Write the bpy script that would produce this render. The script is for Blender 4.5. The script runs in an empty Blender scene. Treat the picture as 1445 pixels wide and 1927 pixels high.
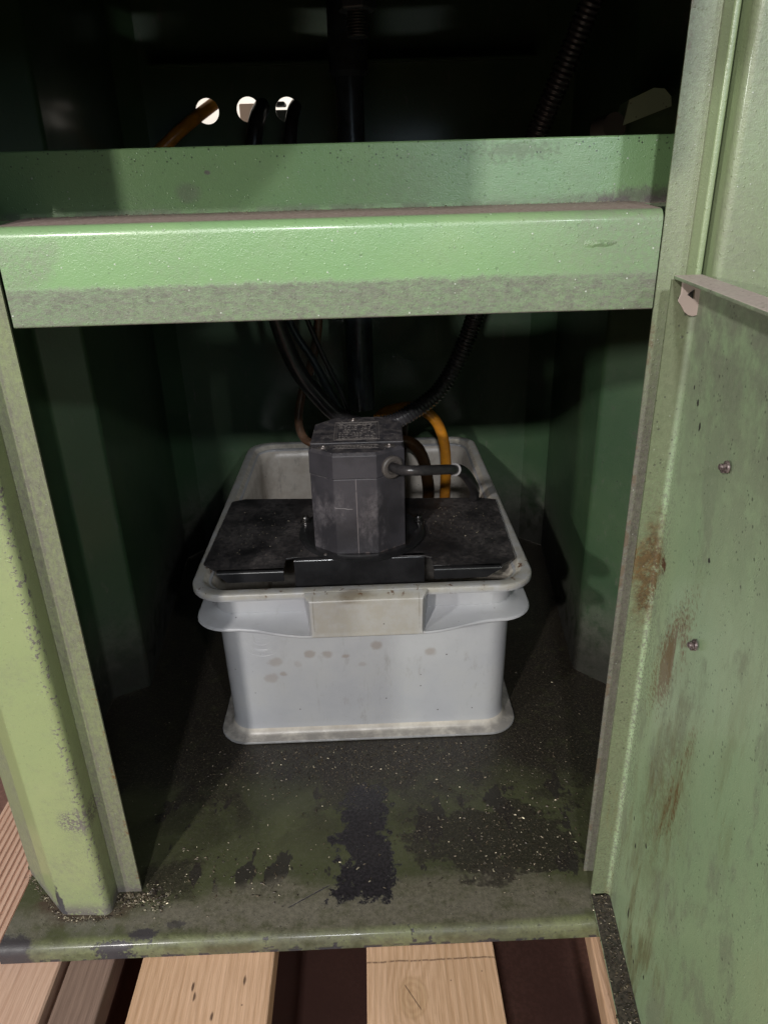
import bpy, bmesh, math, random
from mathutils import Vector, Matrix
random.seed(7)
D = bpy.data; SC = bpy.context.scene; COL = SC.collection
PI = math.pi

# ------------------------------------------------------------------ camera
P_, R_, Y_, H_ = 0.424223, -0.027744, 0.018959, 0.49466
fw = Vector((math.sin(Y_)*math.cos(P_), math.cos(Y_)*math.cos(P_), -math.sin(P_)))
rt0 = Vector((math.cos(Y_), -math.sin(Y_), 0)); up0 = rt0.cross(fw)
rt = rt0*math.cos(R_) + up0*math.sin(R_); up = up0*math.cos(R_) - rt0*math.sin(R_)
cam = D.cameras.new('camera'); cam.sensor_fit = 'VERTICAL'; cam.sensor_height = 36; cam.lens = 25.486
cam.clip_start = 0.02; cam.clip_end = 50
cam_o = D.objects.new('camera', cam); COL.objects.link(cam_o)
M = Matrix((rt, up, -fw)).transposed().to_4x4(); M.translation = Vector((0, 0, H_)); cam_o.matrix_world = M
SC.camera = cam_o

# ------------------------------------------------------------------ light
SC.view_settings.view_transform = 'Standard'; SC.view_settings.look = 'None'
SC.view_settings.exposure = 0; SC.view_settings.gamma = 1
w = D.worlds.new('World'); SC.world = w; w.use_nodes = True
w.node_tree.nodes['Background'].inputs[0].default_value = (0.80, 0.90, 1.0, 1)
w.node_tree.nodes['Background'].inputs[1].default_value = 0.006

def lamp(name, loc, target, energy, size, color, size_y=None):
    l = D.lights.new(name, 'AREA'); l.energy = energy; l.color = color
    l.shape = 'RECTANGLE'; l.size = size; l.size_y = size_y or size
    o = D.objects.new(name, l); COL.objects.link(o); o.location = loc
    o.rotation_euler = (Vector(target) - Vector(loc)).to_track_quat('-Z', 'Y').to_euler()
    return o
lamp('ceiling_lamp_left', (-0.82, -1.30, 1.185), (0, .55, .2), 27, .07, (1.0, .97, .92))
lamp('ceiling_lamp_middle', (-0.14, -1.30, 1.185), (0, .55, .2), 15, .07, (.97, .98, 1.0))
lamp('ceiling_lamp_right', (0.60, -1.30, 1.185), (0, .55, .2), 7, .07, (.93, .97, 1.0))
lamp('side_lamp', (-1.75, -.90, .84), (0, .42, .48), 20, .10, (.97, 1.0, .92))
lamp('window_light', (0.65, -1.45, .74), (.1, .4, .5), 3.4, 1.1, (.66, .83, 1.0), .5)
lamp('lamp_behind_cabinet', (-.1, 1.9, 1.7), (-.2, 2.6, .8), 26, .4, (1.0, .95, .88))

# ------------------------------------------------------------------ shader helpers
class S:
    """one shader value with operators"""
    def __init__(s, b, sock): s.b = b; s.k = sock
    def _m(s, op, o=None, o2=None, clamp=False):
        n = s.b.nt.nodes.new('ShaderNodeMath'); n.operation = op; n.use_clamp = clamp
        for i, v in enumerate((s, o, o2)):
            if v is None: continue
            if isinstance(v, S): s.b.nt.links.new(v.k, n.inputs[i])
            else: n.inputs[i].default_value = v
        return S(s.b, n.outputs[0])
    def __add__(s, o): return s._m('ADD', o)
    def __sub__(s, o): return s._m('SUBTRACT', o)
    def __mul__(s, o): return s._m('MULTIPLY', o)
    __rmul__ = __mul__; __radd__ = __add__
    def __rsub__(s, o): return (s*-1.0)+o
    def abs(s): return s._m('ABSOLUTE')
    def max(s, o): return s._m('MAXIMUM', o)
    def min(s, o): return s._m('MINIMUM', o)
    def clamp(s): return s._m('ADD', 0.0, clamp=True)
    def pow(s, o): return s._m('POWER', o)
    def sin(s): return s._m('SINE')
    def sqrt(s): return s._m('SQRT')
    def ss(s, lo, hi, a=0.0, b=1.0):
        n = s.b.nt.nodes.new('ShaderNodeMapRange'); n.interpolation_type = 'SMOOTHSTEP'
        s.b.nt.links.new(s.k, n.inputs[0])
        if lo > hi: lo, hi, a, b = hi, lo, b, a
        for i, v in zip((1, 2, 3, 4), (lo, hi, a, b)): n.inputs[i].default_value = v
        return S(s.b, n.outputs[0])

class MB:
    """material builder"""
    def __init__(s, name):
        s.m = D.materials.new(name); s.m.use_nodes = True; s.nt = s.m.node_tree
        s.bsdf = s.nt.nodes['Principled BSDF']
        g = s.nt.nodes.new('ShaderNodeNewGeometry'); s.pos = g.outputs['Position']
        x = s.nt.nodes.new('ShaderNodeSeparateXYZ'); s.nt.links.new(s.pos, x.inputs[0])
        s.x, s.y, s.z = (S(s, o) for o in x.outputs)
        xn = s.nt.nodes.new('ShaderNodeSeparateXYZ'); s.nt.links.new(g.outputs['Normal'], xn.inputs[0])
        s.nx, s.ny, s.nz = (S(s, o) for o in xn.outputs)
    def vec(s, scale=(1, 1, 1), off=(0, 0, 0), rot=(0, 0, 0)):
        n = s.nt.nodes.new('ShaderNodeMapping'); s.nt.links.new(s.pos, n.inputs[0])
        n.inputs['Scale'].default_value = scale; n.inputs['Location'].default_value = off; n.inputs['Rotation'].default_value = rot
        return n.outputs[0]
    def noise(s, scale, detail=3, rough=.55, vec=None, dist=0):
        n = s.nt.nodes.new('ShaderNodeTexNoise'); s.nt.links.new(vec or s.pos, n.inputs['Vector'])
        n.inputs['Scale'].default_value = scale; n.inputs['Detail'].default_value = detail
        n.inputs['Roughness'].default_value = rough; n.inputs['Distortion'].default_value = dist
        return S(s, n.outputs[0])
    def voro(s, scale, vec=None, feat='F1'):
        n = s.nt.nodes.new('ShaderNodeTexVoronoi'); n.feature = feat; s.nt.links.new(vec or s.pos, n.inputs['Vector'])
        n.inputs['Scale'].default_value = scale
        c = s.nt.nodes.new('ShaderNodeSeparateColor'); s.nt.links.new(n.outputs['Color'], c.inputs[0])
        return S(s, n.outputs['Distance']), S(s, c.outputs[0])
    def col(s, c):
        n = s.nt.nodes.new('ShaderNodeRGB'); n.outputs[0].default_value = (*c, 1); return n.outputs[0]
    def mix(s, f, a, b):
        n = s.nt.nodes.new('ShaderNodeMix'); n.data_type = 'RGBA'
        if isinstance(f, S): s.nt.links.new(f.k, n.inputs[0])
        else: n.inputs[0].default_value = f
        for v, i in ((a, 6), (b, 7)):
            if isinstance(v, tuple): n.inputs[i].default_value = (*v, 1)
            else: s.nt.links.new(v, n.inputs[i])
        return n.outputs[2]
    def blob(s, ax, ay, cx, cy, rx, ry, n=None, amt=0., soft=.35):
        """soft elliptical mask in two coordinates, edge broken up by a noise"""
        dx = (ax - cx)*(1/rx); dy = (ay - cy)*(1/ry)
        d = (dx*dx + dy*dy).sqrt()
        if n is not None: d = d + (n - .5)*amt
        return d.ss(1, 1-soft)
    def box(s, a, lo, hi, e):
        return a.ss(lo-e, lo+e)*a.ss(hi+e, hi-e)
    def out(s, color=None, rough=None, metal=0., bump=None, bstr=.3, bdist=.001, coat=0, spec=.5, trans=0., ior=None, normal_scale=None):
        b = s.bsdf.inputs
        if color is not None:
            if isinstance(color, tuple): b['Base Color'].default_value = (*color, 1)
            else: s.nt.links.new(color, b['Base Color'])
        for v, k in ((rough, 'Roughness'), (metal, 'Metallic')):
            if isinstance(v, S): s.nt.links.new(v.k, b[k])
            elif v is not None: b[k].default_value = v
        s.nt.links.new(coat.k, b['Coat Weight']) if isinstance(coat, S) else setattr(b['Coat Weight'], 'default_value', coat); b['Coat Roughness'].default_value = .16; b['Specular IOR Level'].default_value = spec
        b['Transmission Weight'].default_value = trans
        if ior: b['IOR'].default_value = ior
        if bump is not None:
            n = s.nt.nodes.new('ShaderNodeBump'); n.inputs['Strength'].default_value = bstr; n.inputs['Distance'].default_value = bdist
            s.nt.links.new(bump.k, n.inputs['Height']); s.nt.links.new(n.outputs[0], b['Normal'])
        return s.m

GREEN = (.190, .320, .145); GREEN2 = (.225, .345, .160)
GRIME = (.135, .118, .106); DARKG = (.030, .026, .024); STEEL = (.05, .045, .05); RUST = (.16, .075, .022)
def paint(name, f=None, base=GREEN, grime=.5, rough=.34, speck=.5, chips=.5, bump=1.0, green2=GREEN2, coat=.35):
    b = MB(name)
    n1 = b.noise(9, 4, .6); n2 = b.noise(60, 5, .65); n3 = b.noise(420, 3, .6); n4 = b.noise(1500, 2, .5); n5 = b.noise(260, 7, .85)
    b.n5 = n5
    c = b.mix(n1.ss(.35, .7), base, green2)
    g = (n2.ss(.52, .74)*n3.ss(.38, .62)*grime)
    ex = {}
    if f: ex = f(b, n1, n2, n3, n4)
    if 'grime' in ex: g = g.max(ex['grime'])
    c = b.mix(g.clamp(), c, b.mix(n5.ss(.30, .70), (.098, .086, .076), (.172, .154, .136)))
    for fac, cc in ex.get('layers', []): c = b.mix(fac, c, cc)
    # small dark specks and chips
    v, vr = b.voro(170); sp = v.ss(.17, .10)*vr.ss(.80, .84)*chips
    v2, vr2 = b.voro(420); sp2 = v2.ss(.30, .18)*vr2.ss(.86, .90)*chips
    c = b.mix(sp.max(sp2).clamp(), c, DARKG)
    # small bright swarf flecks / paint nibs
    v3, vr3 = b.voro(330, b.vec(off=(3.1, 1.2, .4))); fl = v3.ss(.20, .10)*vr3.ss(.93, .95)*speck
    c = b.mix(fl.clamp()*.75, c, (.62, .64, .58))
    r = (g.clamp()*.35 + rough) + (n2-.5)*.12
    if 'rough' in ex: r = ex['rough'](r)
    v4, vr4 = b.voro(520, b.vec(off=(.7, 2.2, 5.)))
    h = n3*.5 + n4*.5 + b.noise(110, 2, .5)*.10 + v4.ss(.34, .05)*vr4.ss(.66, .95)*.9 + fl*1.8 - sp*1.2
    coat = (1.0 - g.clamp()*1.3).clamp()*coat
    if 'bump' in ex: h = h + ex['bump']
    return b.out(c, r.clamp(), bump=h, bstr=.42*bump, bdist=.0007, coat=coat, spec=.5)

# rail with the door's dirty seal line and a dusty ledge
def f_rail(b, n1, n2, n3, n4):
    e = (n2-.5)*.006 + (n3-.5)*.004
    scr = b.noise(420, 7, .9, b.vec((.5, 1, 1.2))); scr2 = b.noise(120, 6, .8, b.vec((.35, 1, 1.2)))
    band = b.box(b.z+e, .4395, .4492, .0022)*(scr*.5+scr2*.5).ss(.32, .60)*.9
    low = b.box(b.z+e, .4285, .4492, .0016)*(scr.ss(.28, .64)*.70+.22)
    ledge = b.y.ss(.3995, .4030)*b.nz.ss(.4, .8)*b.z.ss(.49, .487)
    crn = b.y.ss(.436, .442)*b.z.ss(.4870, .4830)*n2.ss(.35, .55)*.6 + b.blob(b.x, b.z, .165, .484, .05, .008, n3, 1.2, .6)*b.y.ss(.436, .442)*.7
    left = b.blob(b.x, b.z, -.180, .463, .035, .024, n2, 1.8, .8)*b.n5.ss(.32, .62)*.55
    film = b.x.ss(.045, .150)*b.z.ss(.489, .484)*(b.n5.ss(.28, .68)*.50+.18) + b.noise(14, 6, .8, b.vec((.6, 1, 1))).ss(.46, .68)*b.n5.ss(.3, .7)*.30
    blotch = b.blob(b.x, b.z, -.095, .4935, .009, .0065, n2, 1.3, .7)*.45
    blotch = blotch.max(b.blob(b.x, b.z, -.083, .503, .0022, .0015, n3, 1.2, .5)*.9)
    blotch = blotch.max(b.blob(b.x, b.z, .085, .51, .035, .008, n3, 2.6, .9)*.4)
    specks = b.voro(520)[0].ss(.32, .2)*b.voro(520)[1].ss(.78, .8)*b.y.ss(.436, .442)*b.z.ss(.498, .512)*.8
    rim = b.z.ss(.4312, .4302)*n2.ss(.42, .5)
    return dict(grime=band.max(low).max(left).max(film).max(crn).max(blotch).max(rim).max(ledge),
        layers=[(ledge, b.mix(n3.ss(.35, .65), (.26, .185, .16), (.34, .26, .23))), (specks, DARKG)],
        bump=band*scr*1.0 + b.blob(b.x, b.z, .1235, .4640, .0075, .0026, n2, 2.4, .7)*9.0)
RAIL = paint('rail_green_paint', f_rail, grime=.10, rough=.30, speck=.9, chips=.25, bump=1.0)

def f_strip(b, n1, n2, n3, n4):
    nn = b.noise(420, 7, .9, b.vec((1, 1, .5))); n2 = n2*.6 + n3*.4
    on = b.y.ss(.3955, .3968)
    g = on*nn.ss(.30, .66)*.65 + on*n1.ss(.3, .6)*.30
    edge = (b.z.ss(.22, .02)*on*.45)*n2.ss(.3, .6)
    rub = b.box(b.x + (n2-.5)*.002, -.1995, -.1978, .0006)*on*n3.ss(.35, .5)*.55
    bottom = b.z.ss(.020, .002)*n2.ss(.35, .5)
    rust = b.x.ss(-.1915, -.1890)*on*n2.ss(.50, .60)*b.z.ss(.30, .16)*b.x.ss(-.1, -.12)
    # scuffed paint on the face next to its right fold
    fx = b.blob(b.x, b.z, -.213, .095, .018, .014, n3, 2.8, .3)*n3.ss(.45, .52)
    fx = fx.max(b.x.ss(-.215, -.209)*b.y.ss(.385, .381)*n3.ss(.55, .60)*n2.ss(.40, .5))
    chip = b.blob(b.x, b.z, -.2425, .012, .0035, .018, n2, 2.2, .3)
    chip = chip.max(b.blob(b.x, b.z, -.2435, .002, .006, .004, n3, 1.2, .3))
    pf = b.noise(26, 6, .85).ss(.46, .66)*b.n5.ss(.3, .7)*.38 + b.z.ss(.16, .0)*b.n5.ss(.3, .75)*.35
    return dict(grime=g.max(edge).max(bottom).max(fx).max(pf), layers=[(rub, GRIME), (rust*.8, RUST), (chip, STEEL)])
POST = paint('post_green_paint', f_strip, base=(.245, .290, .135), green2=(.272, .310, .150), grime=.10, rough=.42, speck=.25, chips=.16, bump=1.1)
def f_strip2(b, n1, n2, n3, n4):
    on = b.box(b.y, .3955, .4010, .0008)
    nn = b.noise(420, 7, .9)
    g = on*(nn.ss(.28, .70)*.5 + .15) + b.y.ss(.386, .380)*(nn.ss(.30, .70)*.4 + n1.ss(.35, .65)*.25)
    low = on*b.z.ss(.44, .34)*.45
    return dict(grime=g + low, layers=[(b.x.ss(.1590, .1575)*on*n2.ss(.52, .6)*.6, (.13, .085, .05))])
POST2 = paint('right_post_paint', f_strip2, base=(.225, .285, .150), green2=(.255, .305, .175), grime=.1, rough=.30, speck=.55, chips=.15, bump=1.2, coat=.6)

def f_base(b, n1, n2, n3, n4):
    big = b.noise(14, 5, .65, dist=.4)
    nj = b.noise(75, 6, .75); dx = (nj-.5)*.055 + (b.noise(28, 3, .6)-.5)*.040 + (n3-.5)*.003
    # bare, oily patch in front of the crate
    px = b.x + dx; py = b.y + (b.noise(80, 6, .75, b.vec(off=(4, 4, 4)))-.5)*.055
    st = b.box(px, -.0355, .0050, .0012)*b.box(py, .3855, .474, .0015)
    st = st.max(b.box(px, -.0440, .0070, .0010)*b.box(py, .3815, .3950, .001))
    st = st.max(b.box(px, -.024, .002, .002)*b.box(py, .40, .497, .002))
    far = b.y.ss(.395, .52)
    oil = far*(big.ss(.47, .57)*.85) + b.y.ss(.44, .54)*.30
    oil = oil.max((b.y + (big-.5)*.10).ss(.465, .52)*(n2.ss(.25, .5)*.5+.5)).min(1.0)
    r = b.blob(b.x, b.y, .095, .435, .085, .042, b.noise(24, 4, .7), 3.2, .25)
    oil = oil.max(r*.85)
    oil = oil.max(b.blob(b.x, b.y, -.17, .41, .04, .03, n2, 2.0, .7)*.8)
    brn = b.blob(b.x, b.y, .0, .376, .34, .030, n1, 2.4, .5)*(b.n5*.5+n2*.5).ss(.28, .56)*b.y.ss(.356, .362)
    mid = b.box(b.y+(n2-.5)*.02, .3615, .384, .006)*n2.ss(.36, .60)*.55
    lipg = b.y.ss(.3630, .3585)*(b.n5.ss(.26, .66)*.75+.15)
    isl = b.noise(34, 4, .6, b.vec((1, .45, 1), (.3, .1, 0))).ss(.585, .60)*b.y.ss(.385, .40)
    dsm = b.blob(b.x, b.y, -.178, .3615, .012, .005, b.n5, 2.6, .3).max(b.blob(b.x, b.y, -.155, .368, .009, .0035, b.n5, 2.6, .3)*.7)
    lip = b.y.ss(.362, .357)*b.z.ss(.001, -.004)*n2.ss(.38, .56)*.55
    chips = (n2.ss(.60, .63)*b.y.ss(.364, .359)*b.noise(33, 3).ss(.48, .52))
    chips = chips.max(b.z.ss(-.0105, -.0125)*n2.ss(.52, .55))
    cor = b.blob(b.x, b.y, -.281, .354, .028, .016, n2, 1.6, .3)
    lipc = b.blob(b.x, b.y, -.197, .3545, .017, .0035, n3, 2.0, .3)
    scr = b.box((b.x+.062) - (b.y-.384)*1.7 + (n3-.5)*.003, -.001, .001, .0005)*b.box(b.y, .378, .395, .001)
    chips = chips.max(cor).max(lipc).max(scr)
    brown = (.040, .031, .025)
    swf = b.voro(700)[0].ss(.35, .2)*b.voro(700)[1].ss(.72, .76)*oil*.5
    around = b.blob(b.x, b.y, -.228, .388, .045, .020, n2, 1.4, .6)*b.z.ss(-.003, 0)
    return dict(grime=mid.max(lip).max(b.n5.ss(.46, .70)*.22), layers=[
        (lipg, b.mix((n1*.5+n2*.5).ss(.40,.60), (.085, .080, .050), (.165, .180, .082))), (isl*.9, (.022, .018, .016)), (brn*.9, b.mix(b.n5.ss(.28, .70), (.082, .070, .052), (.170, .150, .112))), (oil*.95, b.mix(n3.ss(.45, .65), (.015, .011, .009), (.034, .027, .020))), ((around*1.1).min(.9), (.060, .038, .028)),
        (chips.max(dsm), (.042, .036, .040)), (st, b.mix(n3.ss(.4, .6), (.012, .0105, .012), (.026, .022, .026))), (swf, (.20, .17, .11))],
        rough=lambda rr: rr - st*.15 + .08, bump=(st.max(chips)*-1.6) + oil*n3*2.0)
BASE = paint('base_plate_paint', f_base, base=(.046, .050, .022), green2=(.064, .068, .030), grime=.2, rough=.42, speck=.15, chips=.5, bump=1.0)

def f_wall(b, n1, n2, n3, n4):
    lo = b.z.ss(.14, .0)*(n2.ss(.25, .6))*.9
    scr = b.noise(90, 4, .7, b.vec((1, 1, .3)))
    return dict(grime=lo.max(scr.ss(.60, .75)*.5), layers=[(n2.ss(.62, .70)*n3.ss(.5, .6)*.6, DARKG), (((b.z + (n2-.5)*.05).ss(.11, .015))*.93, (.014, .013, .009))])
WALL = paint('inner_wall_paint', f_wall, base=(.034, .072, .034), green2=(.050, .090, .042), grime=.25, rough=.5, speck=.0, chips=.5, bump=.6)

def f_door(b, n1, n2, n3, n4):
    # rust run on the fold and down the panel
    d2 = (n2-.5)*.030 + (n3-.5)*.012
    zz = b.z + d2; yy = b.y + (n2-.5)*.012
    spot = b.blob(yy, b.z, .3735, .286, .009, .020, n2, 1.5, .8)
    core = b.blob(yy, b.z, .3645, .289, .006, .007, n3, 2.0, .6)
    fl = b.blob(b.x, b.z, .1650, .280, .0125, .046, n2, 1.1, .8)*b.y.ss(.3715, .3735)*b.noise(70, 7, .85).ss(.36, .56)
    run = b.blob(b.y + (b.z-.24)*.34, b.z, .336, .245, .020, .062, n3, 2.0, .9)*b.noise(120, 4, .7, b.vec((1, 1, .22))).ss(.32, .54)
    run2 = b.blob(b.y + (b.z-.18)*.22, b.z, .296, .18, .010, .075, n3, 2.4, .9)*b.noise(100, 4, .7, b.vec((1, 1, .2))).ss(.40, .58)*.9
    low = b.noise(40, 5, .75, b.vec((1, 1, .22))).ss(.50, .66)*b.noise(10, 3, .6).ss(.40, .62)*b.z.ss(.36, .16)*.65
    low = low.max(b.blob(b.y + (b.z-.15)*.15, b.z, .315, .17, .045, .13, n1, 1.6, .9)*(n2*.5+n3*.5).ss(.40, .58)*.55)
    near = b.y.ss(.345, .374)*b.noise(700, 2, .6).ss(.42, .60)*.72*b.z.ss(.46, .25, .6, 1)
    dull = b.z.ss(.26, .46)*.75  # panel duller towards the top, imitating how the light falls
    isf = b.box(b.x, .150, .1665, .0015)*b.y.ss(.3715, .3735); flg = isf*(b.n5.ss(.3, .7)*.25)  # hinge flange: shade painted as darker olive, over grime
    big = b.noise(30, 6, .7, b.vec((1, 1, .5))).ss(.48, .62)*.45
    mark = b.blob(b.y, b.z, .3325, .0385, .0016, .0060, n3, .8, .4)
    for cy, cz, ry, rz in ((.3395, .094, .0012, .003), (.322, .114, .0016, .002), (.349, .108, .0012, .0025), (.318, .0255, .001, .002), (.3105, .021, .0012, .002), (.305, .325, .0018, .0016), (.352, .39, .0018, .0022), (.3445, .38, .0015, .003), (.36, .396, .001, .0015), (.291, .035, .0015, .002)):
        mark = mark.max(b.blob(b.y, b.z, cy, cz, ry, rz, n3, 1.2, .4))
    dirtm = b.z.ss(.012, .008)*b.nz.abs().ss(.5, .8)
    top = b.nz.ss(.6, .9)*b.z.ss(.440, .446)
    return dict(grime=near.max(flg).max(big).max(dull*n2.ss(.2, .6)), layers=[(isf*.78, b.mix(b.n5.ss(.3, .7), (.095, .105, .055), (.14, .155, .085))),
        (low, (.135, .105, .040)), ((run.max(run2)*1.25).min(.9), (.14, .085, .028)), (spot*b.n5.ss(.35, .6), (.13, .070, .025)), ((fl*1.5).min(.95), b.mix(b.n5.ss(.3, .7), (.045, .028, .014), (.12, .075, .030))), (core, (.075, .030, .016)),
        (mark, (.03, .028, .026)), (dirtm, b.mix(n3.ss(.4, .6), (.030, .024, .022), (.07, .055, .045))), (top*.95, b.mix(n3.ss(.3, .7), (.46, .37, .34), (.56, .46, .42)))])
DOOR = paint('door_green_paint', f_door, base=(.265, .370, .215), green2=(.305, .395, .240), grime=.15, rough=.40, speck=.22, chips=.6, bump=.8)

# crate plastic
def crate_mat(inside=False):
    b = MB('crate_inside_plastic' if inside else 'grey_crate_plastic')
    n1 = b.noise(16, 4, .6); n2 = b.noise(70, 5, .65); n3 = b.noise(400, 3, .6)
    c = b.mix(n1.ss(.3, .7), (.355, .358, .382), (.415, .418, .432))
    tan = b.mix(n2.ss(.3, .7), (.62, .57, .50), (.50, .44, .37))
    if inside: c = b.mix(.9, c, tan)
    rimd = b.z.ss(.168, .172)*(n2.ss(.35, .60)*.55 + .25)
    c = b.mix(rimd, c, (.33, .31, .26))
    # handle panel is stained beige
    hd = b.box(b.x, -.056, .042, .004)*b.y.ss(.5445, .5400)*b.z.ss(.12, .13)
    c = b.mix(hd*.6+hd*n2.ss(.35, .65)*.3, c, (.30, .278, .238))
    scf = b.noise(55, 5, .75, b.vec((1, 1, .35))).ss(.56, .70)*b.noise(9, 3, .6).ss(.42, .60)*.5 + b.noise(200, 4, .8, b.vec((.25, 1, 1))).ss(.62, .72)*.2
    drip = b.noise(75, 5, .8, b.vec((1, 1, .12))).ss(.56, .72)*b.noise(20, 3, .6).ss(.45, .6)*.30
    grit = b.noise(240, 7, .9).ss(.50, .72)*.16
    c = b.mix((scf + drip + grit).min(.85), c, (.235, .218, .20))
    hr = b.blob(b.x, b.y, -.016, .541, .024, .008, n2, 2., .8)*b.z.ss(.165, .169)
    c = b.mix(hr*.75, c, (.16, .13, .085))
    # finger marks on the front
    sm = None
    for cx, cz, rx, rz, a in ((-.0623, .0963, .0062, .0050, .55), (-.0460, .0955, .0062, .0054, .50), (-.0287, .0923, .0052, .0032, .6), (.0006, .1035, .0062, .0056, .55), (.0508, .0945, .0070, .0064, .50),
                          (-.0943, .0890, .0075, .0060, .42), (-.0885, .0750, .0052, .0042, .55), (-.0990, .0700, .0095, .0072, .42), (-.0131, .0825, .0055, .0040, .32), (-.0746, .0850, .006, .006, .26)):
        k = b.blob(b.x, b.z, cx, cz, rx, rz, n2, 1.7, .6)*a*1.15
        sm = k if sm is None else sm.max(k)
    c = b.mix(sm*b.y.ss(.58, .575), c, (.26, .22, .19))
    cld = n1.ss(.42, .66)*b.y.ss(.58, .575)*b.z.ss(.10, .06)*.25
    c = b.mix(cld, c, (.33, .32, .31))
    foot = b.z.ss(.012, .003)*(n2.ss(.3, .6)*.4+.4)
    c = b.mix(foot, c, (.165, .158, .156))
    hl = (b.x + .0074).abs(); hln = b.box(hl, .0455, .0461, .0003)*b.y.ss(.5425, .5400)*b.z.ss(.1395, .1405)
    c = b.mix(hln*n2.ss(.3, .5)*.7, c, (.14, .12, .10))
    rust = b.z.ss(.165, .170)*b.noise(110, 4, .7).ss(.60, .66)*(b.blob(b.x, b.y, .128, .590, .02, .035, n2, 1., .4).max(b.blob(b.x, b.y, -.147, .585, .016, .02, n2, 1., .4)).max(b.box(b.y, .54, .574, .003)*.9))
    c = b.mix(rust, c, (.10, .045, .02))
    v, vr = b.voro(120); sp = v.ss(.13, .06)*vr.ss(.86, .88)
    c = b.mix(sp*.85, c, (.05, .04, .035))
    return b.out(c, (n2-.5)*.2 + .36, bump=n3*.5 + n2*1.5, bstr=.12, bdist=.0006, spec=.5)
CRATE = crate_mat(); CRATEI = crate_mat(True)

def black_mat(name, c1=(.016, .015, .016), c2=(.030, .028, .030), rough=.42, dust=.5, metal=0., zdust=True):
    b = MB(name); n1 = b.noise(30, 4, .6); n2 = b.noise(160, 5, .7); n3 = b.noise(700, 2, .6)
    c = b.mix(n1.ss(.3, .7), c1, c2)
    up_ = b.nz.ss(.5, .9)
    d = n1.ss(.30, .70)*b.noise(240, 6, .85).ss(.34, .66)*dust
    d = d*(up_*.65+.35) if zdust else d
    c = b.mix(d.clamp(), c, (.115, .10, .095))
    return b.out(c, d*.3 + rough, metal=metal, bump=n2+n3*.5, bstr=.15, bdist=.0005)
PLATE = black_mat('plate_black_lacquer', rough=.36, dust=.75)
LIP = black_mat('plate_fold_lacquer', rough=.28, dust=.12, c1=(.010, .010, .011), c2=(.018, .018, .020))
LIP.node_tree.nodes['Principled BSDF'].inputs['Coat Weight'].default_value = 1.0
def motor_mat():
    b = MB('motor_black_plastic'); n1 = b.noise(22, 4, .65); n2 = b.noise(120, 5, .7); n3 = b.noise(900, 2, .6)
    c = b.mix(n1.ss(.3, .7), (.028, .026, .030), (.050, .046, .053))
    smg = b.noise(34, 5, .7, b.vec((1, 1, .55), (.3, .2, .1))).ss(.46, .66)*b.z.ss(.255, .235)*b.noise(260, 6, .85).ss(.28, .62)
    c = b.mix(smg*.85, c, (.135, .122, .130))
    # vertical seam line and scratches on the front face
    ln = b.box(b.x, -.0133, -.0127, .0003)*b.z.ss(.2562, .2552)*n2.ss(.3, .45)*b.y.ss(.61, .605)
    c = b.mix(ln*.8, c, (.23, .20, .20))
    sc = b.box(b.z + (n1-.5)*.012, .2288, .2294, .0002)*b.box(b.x, -.033, -.017, .001)*b.y.ss(.61, .605)
    c = b.mix(sc*.7, c, (.32, .30, .30))
    tp = b.nz.ss(.5, .9)*n2.ss(.42, .62)*.6
    c = b.mix(tp, c, (.15, .13, .125))
    cr = b.z.ss(.184, .179)*n2.ss(.50, .56)*b.x.ss(-.02, -.005)
    c = b.mix(cr*.8, c, (.34, .26, .24))
    v, vr = b.voro(500); c = b.mix(v.ss(.3, .15)*vr.ss(.90, .93)*b.nz.ss(.4, .9)*.9, c, (.5, .47, .43))
    return b.out(c, (n2-.5)*.25+.46, bump=n3+n2*.6, bstr=.15, bdist=.0004)
MOTOR = motor_mat()
ENGR = MB('worn_print_grey').out((.20, .175, .16), .6)
RUBBER = black_mat('black_rubber', rough=.30, dust=.25, zdust=False)
RUBBER.node_tree.nodes['Principled BSDF'].inputs['Coat Weight'].default_value = .25
CORR = black_mat('corrugated_plastic', rough=.22, dust=.12, zdust=False, c1=(.035, .033, .038), c2=(.062, .058, .066)); CORR.node_tree.nodes['Principled BSDF'].inputs['Coat Weight'].default_value = 1.0
GLAND = black_mat('gland_grey', c1=(.07, .06, .055), c2=(.11, .095, .085), rough=.5, dust=.6, zdust=False)
b = MB('white_tie'); WHITE = b.out((.22, .21, .21), .5)
b = MB('zinc_screw'); n = b.noise(500, 3); SCREW = b.out(b.mix(n.ss(.4, .6), (.30, .27, .26), (.14, .11, .10)), .38, metal=.7)
b = MB('bolt_steel'); n = b.noise(500, 3); BOLT = b.out(b.mix(n.ss(.4, .6), (.20, .19, .19), (.07, .065, .06)), .30, metal=.9)
b = MB('door_bolt_brown'); n = b.noise(700, 3); DBOLT = b.out(b.mix(n.ss(.4, .6), (.20, .155, .15), (.07, .048, .048)), .40, metal=.35)
b = MB('metal_swarf'); n = b.noise(120, 1); SWARF = b.out(b.mix(n.ss(.45, .55), (.46, .40, .29), (.28, .23, .17)), .40, metal=.45)
b = MB('dark_swarf'); n = b.noise(160, 1); SWARF2 = b.out(b.mix(n.ss(.45, .55), (.115, .088, .058), (.045, .034, .026)), .45, metal=.3)
b = MB('amber_hose'); n = b.noise(60, 4, .6); AMBER = b.out(b.mix(n.ss(.35, .65), (.62, .25, .02), (.42, .16, .02)), .28, spec=.5); b.bsdf.inputs['Subsurface Weight'].default_value = .0
b = MB('brown_tube'); n = b.noise(60, 4, .6); COPPER = b.out(b.mix(n.ss(.35, .65), (.20, .105, .06), (.12, .07, .045)), .26, spec=.6)
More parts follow.
